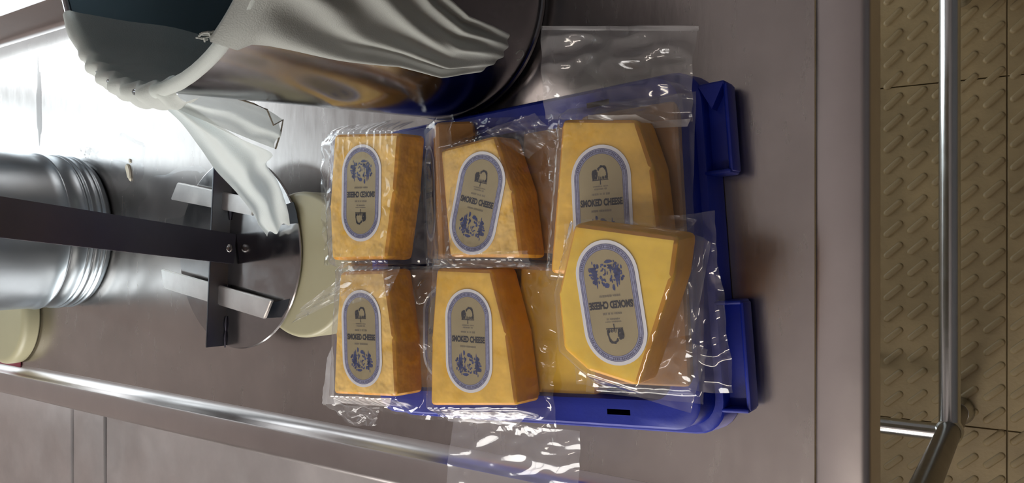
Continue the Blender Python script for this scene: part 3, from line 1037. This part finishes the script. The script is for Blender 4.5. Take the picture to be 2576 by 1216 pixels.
flap(pE, 'film_seal', [(-0.1714, 0.5021, 0.935), (-0.165, 0.4022, 0.925), (-0.1804, 0.4193, 0.92), (-0.1836, 0.4997, 0.925)], 7.9, amp=.003, n=(20, 6), mat=M['seal'])
flap(pF, 'film_flap', [(-0.0791, 0.2491, 0.935), (-0.0884, 0.2205, 0.936), (-0.1422, 0.2354, 0.936), (-0.1303, 0.2981, 0.94)], 8.8, amp=.003)
flap(pF, 'film_flap', [(0.015, 0.2362, 0.975), (-0.0006, 0.2076, 0.965), (-0.0751, 0.2296, 0.945), (-0.0828, 0.2618, 0.955)], 9.5, amp=.004)
flap(pB, 'film_flap', [(0.0525, 0.5152, 0.935), (0.0534, 0.4684, 0.958), (-0.0222, 0.4741, 0.957), (-0.0338, 0.5206, 0.935)], 10.6, amp=.004)
flap(pB, 'film_flap', [(-0.0126, 0.4909, 0.958), (-0.008, 0.3816, 0.957), (-0.0231, 0.3767, 0.958), (-0.0264, 0.4934, 0.958)], 11.2, amp=.005, n=(34, 10))
flap(pB, 'film_flap', [(0.1059, 0.4359, 0.95), (0.1198, 0.386, 0.94), (0.0983, 0.3652, 0.935), (0.0775, 0.3926, 0.94)], 12.2, amp=.006)

# ================================================================== steel pot with cheesecloth
PC = (0.262, 0.548)
PZ0, PZ1 = 0.8505, 1.215
def PR(z):
    return .122 + .025 * (z - PZ0) / (PZ1 - PZ0)
pot = thing('steel_pot', 'tall dark-mouthed stainless steel pot at the right side of the table', 'pot', (PC[0], PC[1], PZ0))
prof = [(0, PZ0), (.109, PZ0), (.117, PZ0 + .003), (.1215, PZ0 + .010)]
prof += [(PR(lerp(PZ0 + .012, PZ1, k / 14)), lerp(PZ0 + .012, PZ1, k / 14)) for k in range(15)]
lathe('pot_body', prof, PC, M['pot'], pot)
prof = [(PR(PZ1), PZ1)] + [(PR(lerp(PZ1, PZ0 + .02, k / 14)) - .0015, lerp(PZ1, PZ0 + .02, k / 14)) for k in range(15)] + [(.110, PZ0 + .006), (0, PZ0 + .006)]
lathe('pot_lining', prof, PC, M['pot_in'], pot)
bm = bmesh.new()
ringp = [(PC[0] + (PR(PZ1) + .0015) * math.cos(2 * PI * k / 96), PC[1] + (PR(PZ1) + .0015) * math.sin(2 * PI * k / 96), PZ1) for k in range(97)]
bm_tube(bm, ringp, .0034, 10, False)
o = from_bm('rolled_rim', bm, M['pot'], pot); autosmooth(o, 60)
# raised foot ridge of the pot and drops on its inner wall, coloured white for their glints
lathe('foot_ridge', [(.1210, PZ0 + .006), (.1240, PZ0 + .008), (.1240, PZ0 + .012), (.1222, PZ0 + .015)], PC, M['pot'], pot)
for th, z, s in ((62, 1.11, .0042), (74, 1.05, .0042), (40, 1.02, .0045)):
    t = math.radians(th)
    rr_ = PR(z) - .004
    bm = bmesh.new()
    bmesh.ops.create_icosphere(bm, subdivisions=2, radius=s)
    for v in bm.verts:
        v.co = Vector((v.co.x * .5, v.co.y * .5, v.co.z * 1.2)) + Vector((PC[0] + rr_ * math.cos(t), PC[1] + rr_ * math.sin(t), z))
    from_bm('droplet', bm, M['drop'], pot, smooth=True)

# cloth lining the far-left side of the pot and hanging out over the rim
cl = thing('cheesecloth', 'white cheesecloth lining the pot mouth, its long end trailing onto the steel disc', 'cloth', (PC[0] - .1, PC[1] + .1, 0.9))
def lining(u, v):
    start = lerp(124, 118.5, min(1, v / .55))
    th = math.radians(lerp(start, 188, u))
    # v: inside low -> rim -> outside low
    fold = .0022 * math.sin(th * 46 + 2 * noise.noise(Vector((th * 3, v * 2, .4)))) * sstep(.45, .60, v) * sstep(.15, .4, u)
    out_len = poly_at([(0, .003), (.15, .008), (.45, .018), (.75, .026), (1, .020)], u)
    if v < .55:
        t = v / .55
        z = lerp(PZ1 - .20, PZ1 - .002, t)
        r = PR(z) - .005 - .008 * math.sin(t * PI) * (1 + noise.noise(Vector((th * 4, t * 3, 1.0)))) + fold
    elif v < .70:
        t = (v - .55) / .15
        a = PI - PI * t
        r = PR(PZ1) + .0005 + .0065 * math.cos(a) + fold
        z = PZ1 + .0065 * math.sin(a) + .003 * noise.noise(Vector((th * 6, 3.3, t))) + fold
    else:
        t = (v - .70) / .30
        z = PZ1 - out_len * t
        r = PR(z) + .0075 + fold * (1 - t) + .006 * math.sin(t * PI) * sstep(0, .3, u) + .002 * noise.noise(Vector((th * 9, t * 3, 5.0)))
    return Vector((PC[0] + r * math.cos(th), PC[1] + r * math.sin(th), z))
grid_mesh('cloth_lining', lining, 150, 46, M['cloth_lining'], cl)
# rolled cloth along the near-left rim
pts = []
rad = []
for k in range(29):
    th = math.radians(lerp(180, 232, k / 28))
    r = PR(PZ1) + .002
    pts.append((PC[0] + r * math.cos(th), PC[1] + r * math.sin(th), PZ1 + .0025))
    rad.append(.0052 + .0006 * noise.noise(Vector((k * .4, 1.1, 0))))
tube('cloth_roll', pts, rad, M['cloth_lining'], cl, 14)
# short end hanging straight down beside the pot
P1 = [V((0.1147, 0.585, 1.1926), (0.1217, 0.575, 1.1737)), V((0.1058, 0.585, 1.1635), (0.1248, 0.575, 1.1458)), V((0.0989, 0.585, 1.1329), (0.124, 0.575, 1.12)), V((0.0911, 0.585, 1.0998), (0.1194, 0.575, 1.0937)), V((0.0865, 0.585, 1.0768), (0.1124, 0.575, 1.0758))]
def ribbon(secs, amp, seed, waves):
    nsec = len(secs) - 1
    def fn(u, v):
        s = u * nsec
        i = min(int(s), nsec - 1)
        t = s - i
        def pt(k, e):
            k = max(0, min(nsec, k))
            return secs[k][e]
        def cr(e):
            p0, p1, p2, p3 = pt(i - 1, e), pt(i, e), pt(i + 1, e), pt(i + 2, e)
            return .5 * ((2 * p1) + (p2 - p0) * t + (2 * p0 - 5 * p1 + 4 * p2 - p3) * t * t + (3 * p1 - p0 - 3 * p2 + p3) * t ** 3)
        a, b = cr(0), cr(1)
        d = b - a
        tang = (secs[min(nsec, i + 1)][0] - secs[i][0])
        nrm = d.cross(tang).normalized()
        w = math.sin(v * waves * PI + 1.2 * noise.noise(Vector((u * 3, seed, 0)))) + .7 * noise.noise(Vector((u * 5, v * 4, seed)))
        return a + d * v + nrm * amp * w
    return fn
grid_mesh('cloth_end', ribbon(P1, .0035, 3.0, 3.0), 40, 26, M['cloth_thin'], cl)
P2 = [V((0.1205, 0.6, 1.1904), (0.1175, 0.6, 1.1574)), V((0.1081, 0.63, 1.1455), (0.1054, 0.615, 1.1115)), V((0.0921, 0.66, 1.1056), (0.0984, 0.635, 1.0613)), V((0.0713, 0.69, 1.065), (0.0938, 0.66, 1.0212)), V((0.0516, 0.725, 1.013), (0.0872, 0.7, 0.9987)),
      V((0.0297, 0.765, 0.9612), (0.0733, 0.735, 0.9565)), V((0.0175, 0.785, 0.9371), (0.0477, 0.76, 0.9208)), V((0.0061, 0.8077, 0.909), (0.0237, 0.7654, 0.909))]
grid_mesh('cloth_end', ribbon(P2, .0040, 6.0, 3.6), 70, 30, M['cloth_strip'], cl)
# frayed thread along the hem of the short end
tube('hem_thread', [(0.1262, 0.574, 1.1407), (0.1222, 0.574, 1.1082), (0.1192, 0.574, 1.0945), (0.1064, 0.576, 1.0858), (0.1122, 0.574, 1.0766), (0.1005, 0.578, 1.0761), (0.086, 0.584, 1.0771)],   .0008, M['ink_grey'], cl, 6)

# second cloth hanging over the near rim down the outside of the pot
c2 = thing('cheesecloth', 'pleated grey-white cheesecloth hanging down the outside of the pot', 'cloth', (PC[0] - .08, PC[1] - .1, .92))
def hang(u, v):
    # u down the wall, v across
    zend = .911 + .030 * (1 - v) ** 2.2 + .016 * v ** 3 + .003 * noise.noise(Vector((v * 7, 4.4, 0)))
    z = lerp(PZ1 + .004, zend, u)
    lo = poly_at([(.90, 228.5), (.93, 226.5), (.96, 223.5), (.995, 220.5), (1.059, 221.5), (1.132, 219), (1.179, 217.5), (1.203, 217), (1.215, 213), (1.30, 213)], z)
    hi = poly_at([(.90, 243.5), (.93, 244.5), (.96, 245), (1.004, 245), (1.06, 250), (1.13, 262), (1.22, 272)], z)
    th = math.radians(lerp(lo, hi, v))
    ph = v * 5.2 + .7 * noise.noise(Vector((u * 2.5, v * 2, 2.0)))
    soft = 1 - .8 * sstep(.72, .97, u)
    pleat = soft * .0045 * math.sin(ph * 2 * PI * .8 + u * 1.2) + soft * .003 * noise.noise(Vector((v * 9 + u * 3, u * 2, 7)))
    r = PR(z) + .0095 + pleat * sstep(0, .12, u) + .004 * math.sin(u * PI)
    if u < .03:
        t = u / .03
        r = PR(PZ1) + lerp(-.006, .0095, t)
        z = PZ1 + .012 * math.sin(t * PI * .9) + .002
    return Vector((PC[0] + r * math.cos(th), PC[1] + r * math.sin(th), z))
grid_mesh('cloth_sheet', hang, 100, 70, M['cloth'], c2)
for k in range(9):
    th = math.radians(212.5 + rnd.uniform(-1.5, 2.5))
    r0 = PR(PZ1) - .004
    a = Vector((PC[0] + r0 * math.cos(th), PC[1] + r0 * math.sin(th), PZ1 + .009))
    b = a + Vector((rnd.uniform(-.004, .002), rnd.uniform(.002, .006), rnd.uniform(.000, .008)))
    tube('frayed_thread', [a, a.lerp(b, .5) + Vector((0, 0, .003)), b], .0007, M['cloth'], c2, 5)
th0 = math.radians(238)
pp = []
for k in range(9):
    a = 2 * PI * k / 9 * .8
    pp.append((PC[0] + (.142 + .003 * math.sin(a)) * math.cos(th0 + .05 * math.sin(a)), PC[1] + (.142) * math.sin(th0 + .05 * math.sin(a)), .909 - .006 * (1 - math.cos(a))))
tube('loose_thread', pp, .0006, M['cloth'], c2, 5)

# ================================================================== ribbed steel can
CC = (0.017, 1.402)
can = thing('ribbed_can', 'round steel can with ribs near its base at the far end of the table', 'can', (CC[0], CC[1], TZ))
prof = [(0, TZ + .0005), (.120, TZ + .0005), (.1255, TZ + .002), (.128, TZ + .006)]
z = .006
def rib(z0, w, h):
    return [(.1295, TZ + z0), (.1295 + h * .7, TZ + z0 + w * .25), (.1295 + h, TZ + z0 + w * .5), (.1295 + h * .7, TZ + z0 + w * .75), (.1295, TZ + z0 + w)]
prof += rib(.010, .007, .0022) + rib(.018, .006, .0016) + rib(.030, .008, .0026) + rib(.039, .006, .0018) + rib(.066, .008, .0024)
prof += [(.1295, TZ + .09), (.1295, TZ + .36), (.1325, TZ + .362), (.1335, TZ + .366), (.1325, TZ + .370), (.128, TZ + .370), (.127, TZ + .36), (.127, TZ + .02), (0, TZ + .02)]
lathe('can_body', prof, CC, M['can'], can, 128, 50)

# ================================================================== pressing tool
DC = (-0.015, 0.884)
DZ = .8965
tool = thing('press_plate_tool', 'round steel press plate with upright flat bar handle and two cross strips', 'tool', (DC[0], DC[1], TZ))
lathe('disc', [(0, DZ), (.1265, DZ), (.128, DZ + .001), (.128, DZ + .002), (.1265, DZ + .003), (0, DZ + .003)], DC, M['tool'], tool, 128, 30)
lathe('support_ring', [(.056, TZ + .0005), (.060, TZ + .0005), (.060, DZ), (.056, DZ)], (DC[0], DC[1] + .046), M['tool'], tool, 48, 30)
# upright plate welded along the chord
ca_ = Vector((-.1410, .9085)); cb_ = Vector((.1095, .8915))
dr_ = (cb_ - ca_).normalized(); nn_ = Vector((-dr_.y, dr_.x))
def obox(name, p0, p1, w0, w1, z0, z1, mat, parent, bev=.0006, lean=Vector((0, 0, 0))):
    """box along p0-p1 in plan, from w0 to w1 across it, z0..z1"""
    d = (p1 - p0).normalized()
    n_ = Vector((-d.y, d.x))
    bm = bmesh.new()
    cs = []
    for z_ in (z0, z1):
        for p, w in ((p0, w0), (p1, w0), (p1, w1), (p0, w1)):
            q = p + n_ * w
            cs.append(bm.verts.new(Vector((q.x, q.y, z_)) + (lean if z_ == z1 else Vector((0, 0, 0)))))
    for f in ((0, 3, 2, 1), (4, 5, 6, 7), (0, 1, 5, 4), (1, 2, 6, 5), (2, 3, 7, 6), (3, 0, 4, 7)):
        bm.faces.new([cs[i] for i in f])
    bmesh.ops.recalc_face_normals(bm, faces=bm.faces)
    bmesh.ops.bevel(bm, geom=list(bm.edges), offset=bev, segments=2, affect='EDGES')
    o = from_bm(name, bm, mat, parent)
    autosmooth(o, 40)
    return o
obox('upright_plate', ca_, cb_, -.0015, .0015, DZ + .002, DZ + .0285, M['plate'], tool, lean=Vector((0, .004, 0)))
for t, l_ in ((.04, .012), (.12, .010), (.30, .008), (.72, .010), (.90, .012)):
    p = ca_.lerp(cb_, t)
    a = p - nn_ * .003
    tube('weld_bead', [(a.x - dr_.x * l_, a.y - dr_.y * l_, DZ + .004), (a.x, a.y, DZ + .0045), (a.x + dr_.x * l_, a.y + dr_.y * l_, DZ + .004)], [.001, .0022, .001], M['bar'], tool, 8)
def strip(far_a, far_b, near_a, near_b, z):
    bm = bmesh.new()
    lo_, hi_ = [], []
    for p in (far_a, far_b, near_b, near_a):
        lo_.append(bm.verts.new((p[0], p[1], z)))
        hi_.append(bm.verts.new((p[0], p[1], z + .0055)))
    bm.faces.new(hi_); bm.faces.new(lo_[::-1])
    for k in range(4):
        bm.faces.new((lo_[k], lo_[(k + 1) % 4], hi_[(k + 1) % 4], hi_[k]))
    bmesh.ops.recalc_face_normals(bm, faces=bm.faces)
    bmesh.ops.bevel(bm, geom=list(bm.edges), offset=.0012, segments=2, affect='EDGES')
    o = from_bm('cross_strip', bm, M['tool_bright'], tool)
    autosmooth(o, 40)
strip((-0.0393, 1.0383, 0.912), (-0.067, 1.0314, 0.912), (-0.0741, 0.7963, 0.912), (-0.0984, 0.8109, 0.912), .9065)
strip((0.0832, 0.9985, 0.912), (0.0597, 1.0148, 0.912), (0.0551, 0.829, 0.912), (0.0333, 0.8345, 0.912), .9065)
def reflection_patch(pts, z0, z1):  # flat dark patch standing for a reflection at the strip end
    bm = bmesh.new()
    lo_ = [bm.verts.new((p[0], p[1], z0)) for p in pts]
    hi_ = [bm.verts.new((p[0], p[1], z1)) for p in pts]
    bm.faces.new(hi_); bm.faces.new(lo_[::-1])
    k = len(pts)
    for i in range(k):
        bm.faces.new((lo_[i], lo_[(i + 1) % k], hi_[(i + 1) % k], hi_[i]))
    o = from_bm('dark_reflection', bm, M['dark_refl'], tool)
    autosmooth(o, 30)
reflection_patch([(-0.0785, 0.8097, 0.9), (-0.072, 0.7761, 0.9), (-0.0842, 0.7806, 0.9), (-0.0963, 0.7912, 0.9), (-0.0992, 0.8254, 0.9)], DZ + .0028, DZ + .0036)
reflection_patch([(0.0422, 0.805, 0.9), (0.0498, 0.7687, 0.9), (0.0362, 0.7628, 0.9), (0.0228, 0.7598, 0.9), (0.0213, 0.7973, 0.9)], DZ + .0028, DZ + .0036)
# flat bar handle bolted to the plate
h0 = Vector((-.010, .8855, .9015)); h1 = Vector((.0235, .837, 1.2))
hd = (h1 - h0).normalized()
h1 = h0 + hd * .56
wx = Vector((1, 0, 0)); wx = (wx - hd * wx.dot(hd)).normalized()
wn = hd.cross(wx).normalized()
bm = bmesh.new()
cs = []
for p in (h0, h1):
    for a, b in ((-1, -1), (1, -1), (1, 1), (-1, 1)):
        cs.append(bm.verts.new(p + wx * (.0200 * a) + wn * (.0028 * b)))
for f in ((0, 1, 2, 3), (7, 6, 5, 4), (0, 4, 5, 1), (1, 5, 6, 2), (2, 6, 7, 3), (3, 7, 4, 0)):
    bm.faces.new([cs[i] for i in f])
bmesh.ops.recalc_face_normals(bm, faces=bm.faces)
bmesh.ops.bevel(bm, geom=list(bm.edges), offset=.0008, segments=2, affect='EDGES')
hb = from_bm('handle_bar', bm, M['bar'], tool); autosmooth(hb, 40)
bpos = h0 + hd * .011
front = -wn if wn.y > 0 else wn
bm = bmesh.new()
bmesh.ops.create_uvsphere(bm, u_segments=20, v_segments=10, radius=.0058)
rot = Vector((0, 0, 1)).rotation_difference(front).to_matrix()
for v in bm.verts:
    v.co = bpos + front * .003 + rot @ Vector((v.co.x, v.co.y, v.co.z * .5))
from_bm('rivet', bm, M['tool'], tool, smooth=True)

# cream wheel under the press plate, second one at the far left
def wheel(name, label, c, r, z0, h, bev=.010):
    prof = [(0, z0), (r - .003, z0), (r, z0 + .003)]
    for k in range(7):
        a = PI / 2 * k / 6
        prof.append((r - bev + bev * math.cos(a), z0 + h - bev + bev * math.sin(a)))
    prof.append((0, z0 + h))
    o = lathe(name, prof, c, M['cream'], None, 96, 40)
    return tag(o, label, 'disc')
wheel('cream_disc', 'cream coloured round disc half under the steel press plate', (-.029, .764), .092, TZ + .0005, .044, .006)
wheel('cream_disc', 'cream coloured round disc at the far left edge beside the ribbed can', (-.138, 1.617), .094, TZ + .0005, .030, .012)

# pink scrap beside the far disc
bm = bmesh.new()
bm_box(bm, (-.240, 1.60, TZ + .0005), (-.222, 1.72, TZ + .003), .001, 1)
tag(from_bm('pink_strip', bm, M['pink'], None, origin=Vector((-.23, 1.66, TZ))), 'small pink strip lying by the rim next to the far cream disc', 'strip')

# ================================================================== spills on the table
def puddle(name, label, cat, c, rx, ry, rot, seed, mat, h=.0008, jag=.3):
    bm = bmesh.new()
    k = 40
    rim_, top_ = [], []
    for i in range(k):
        a = 2 * PI * i / k
        j = 1 + jag * noise.noise(Vector((math.cos(a) * 1.6, math.sin(a) * 1.6, seed)))
        x, y = rx * j * math.cos(a), ry * j * math.sin(a)
        X_, Y_ = c[0] + x * math.cos(rot) - y * math.sin(rot), c[1] + x * math.sin(rot) + y * math.cos(rot)
        rim_.append(bm.verts.new((X_, Y_, TZ + .0003)))
        X2, Y2 = c[0] + .85 * (x * math.cos(rot) - y * math.sin(rot)), c[1] + .85 * (x * math.sin(rot) + y * math.cos(rot))
        top_.append(bm.verts.new((X2, Y2, TZ + h)))
    for i in range(k):
        bm.faces.new((rim_[i], rim_[(i + 1) % k], top_[(i + 1) % k], top_[i]))
    bm.faces.new(top_)
    o = from_bm(name, bm, mat, None, origin=Vector((c[0], c[1], TZ)))
    tag(o, label, cat)
    return o
puddle('water_streak', 'long grey water streak beside the right rim, far from the cheeses', 'spill', (.262, 1.532), .070, .009, 0.02, 2.2, M['stain'], .0006, .5)
puddle('whey_puddle', 'thin whey puddle spreading at the foot of the ribbed can', 'spill', (.13, 1.235), .050, .050, .4, 5.1, M['water'], .0007, .5)
puddle('whey_puddle', 'wide wet patch on the table between can and press plate', 'spill', (.07, 1.10), .045, .090, .1, 8.1, M['water'], .0006, .6)
puddle('curd_crumb', 'small smear of curd between the can and the press plate', 'curd', (0.1145, 1.2287), .016, .005, 0.35, 1.1, M['curd'], .003, .4)
puddle('curd_crumb', 'tiny curd flake next to the larger curd smear', 'curd', (0.1318, 1.2252), .004, .002, 0.2, 3.1, M['curd'], .002, .4)
def scrap(name, label, cat, quad, seed, mat, amp=.004):
    q = [Vector(p) for p in quad]
    c = sum(q, Vector()) / 4
    def fn(u, v):
        p = q[0].lerp(q[1], u).lerp(q[3].lerp(q[2], u), v)
        w = noise.noise(Vector((u * 3 + seed, v * 3, seed))) + .5 * noise.noise(Vector((u * 8, v * 8, seed)))
        return p + Vector((0, 0, amp * (1 + w)))
    c.z = min(p.z for p in q)
    o = grid_mesh(name, fn, 18, 18, mat, None, origin=c)
    return tag(o, label, cat)
scrap('film_scrap', 'crumpled clear film scrap standing behind the ribbed can', 'film', [(0.1636, 1.3766, 0.8515), (0.162, 1.3333, 0.8515), (0.142, 1.341, 0.8515), (0.1467, 1.3726, 0.8515)], 3.3, M['film_flap'], .006)
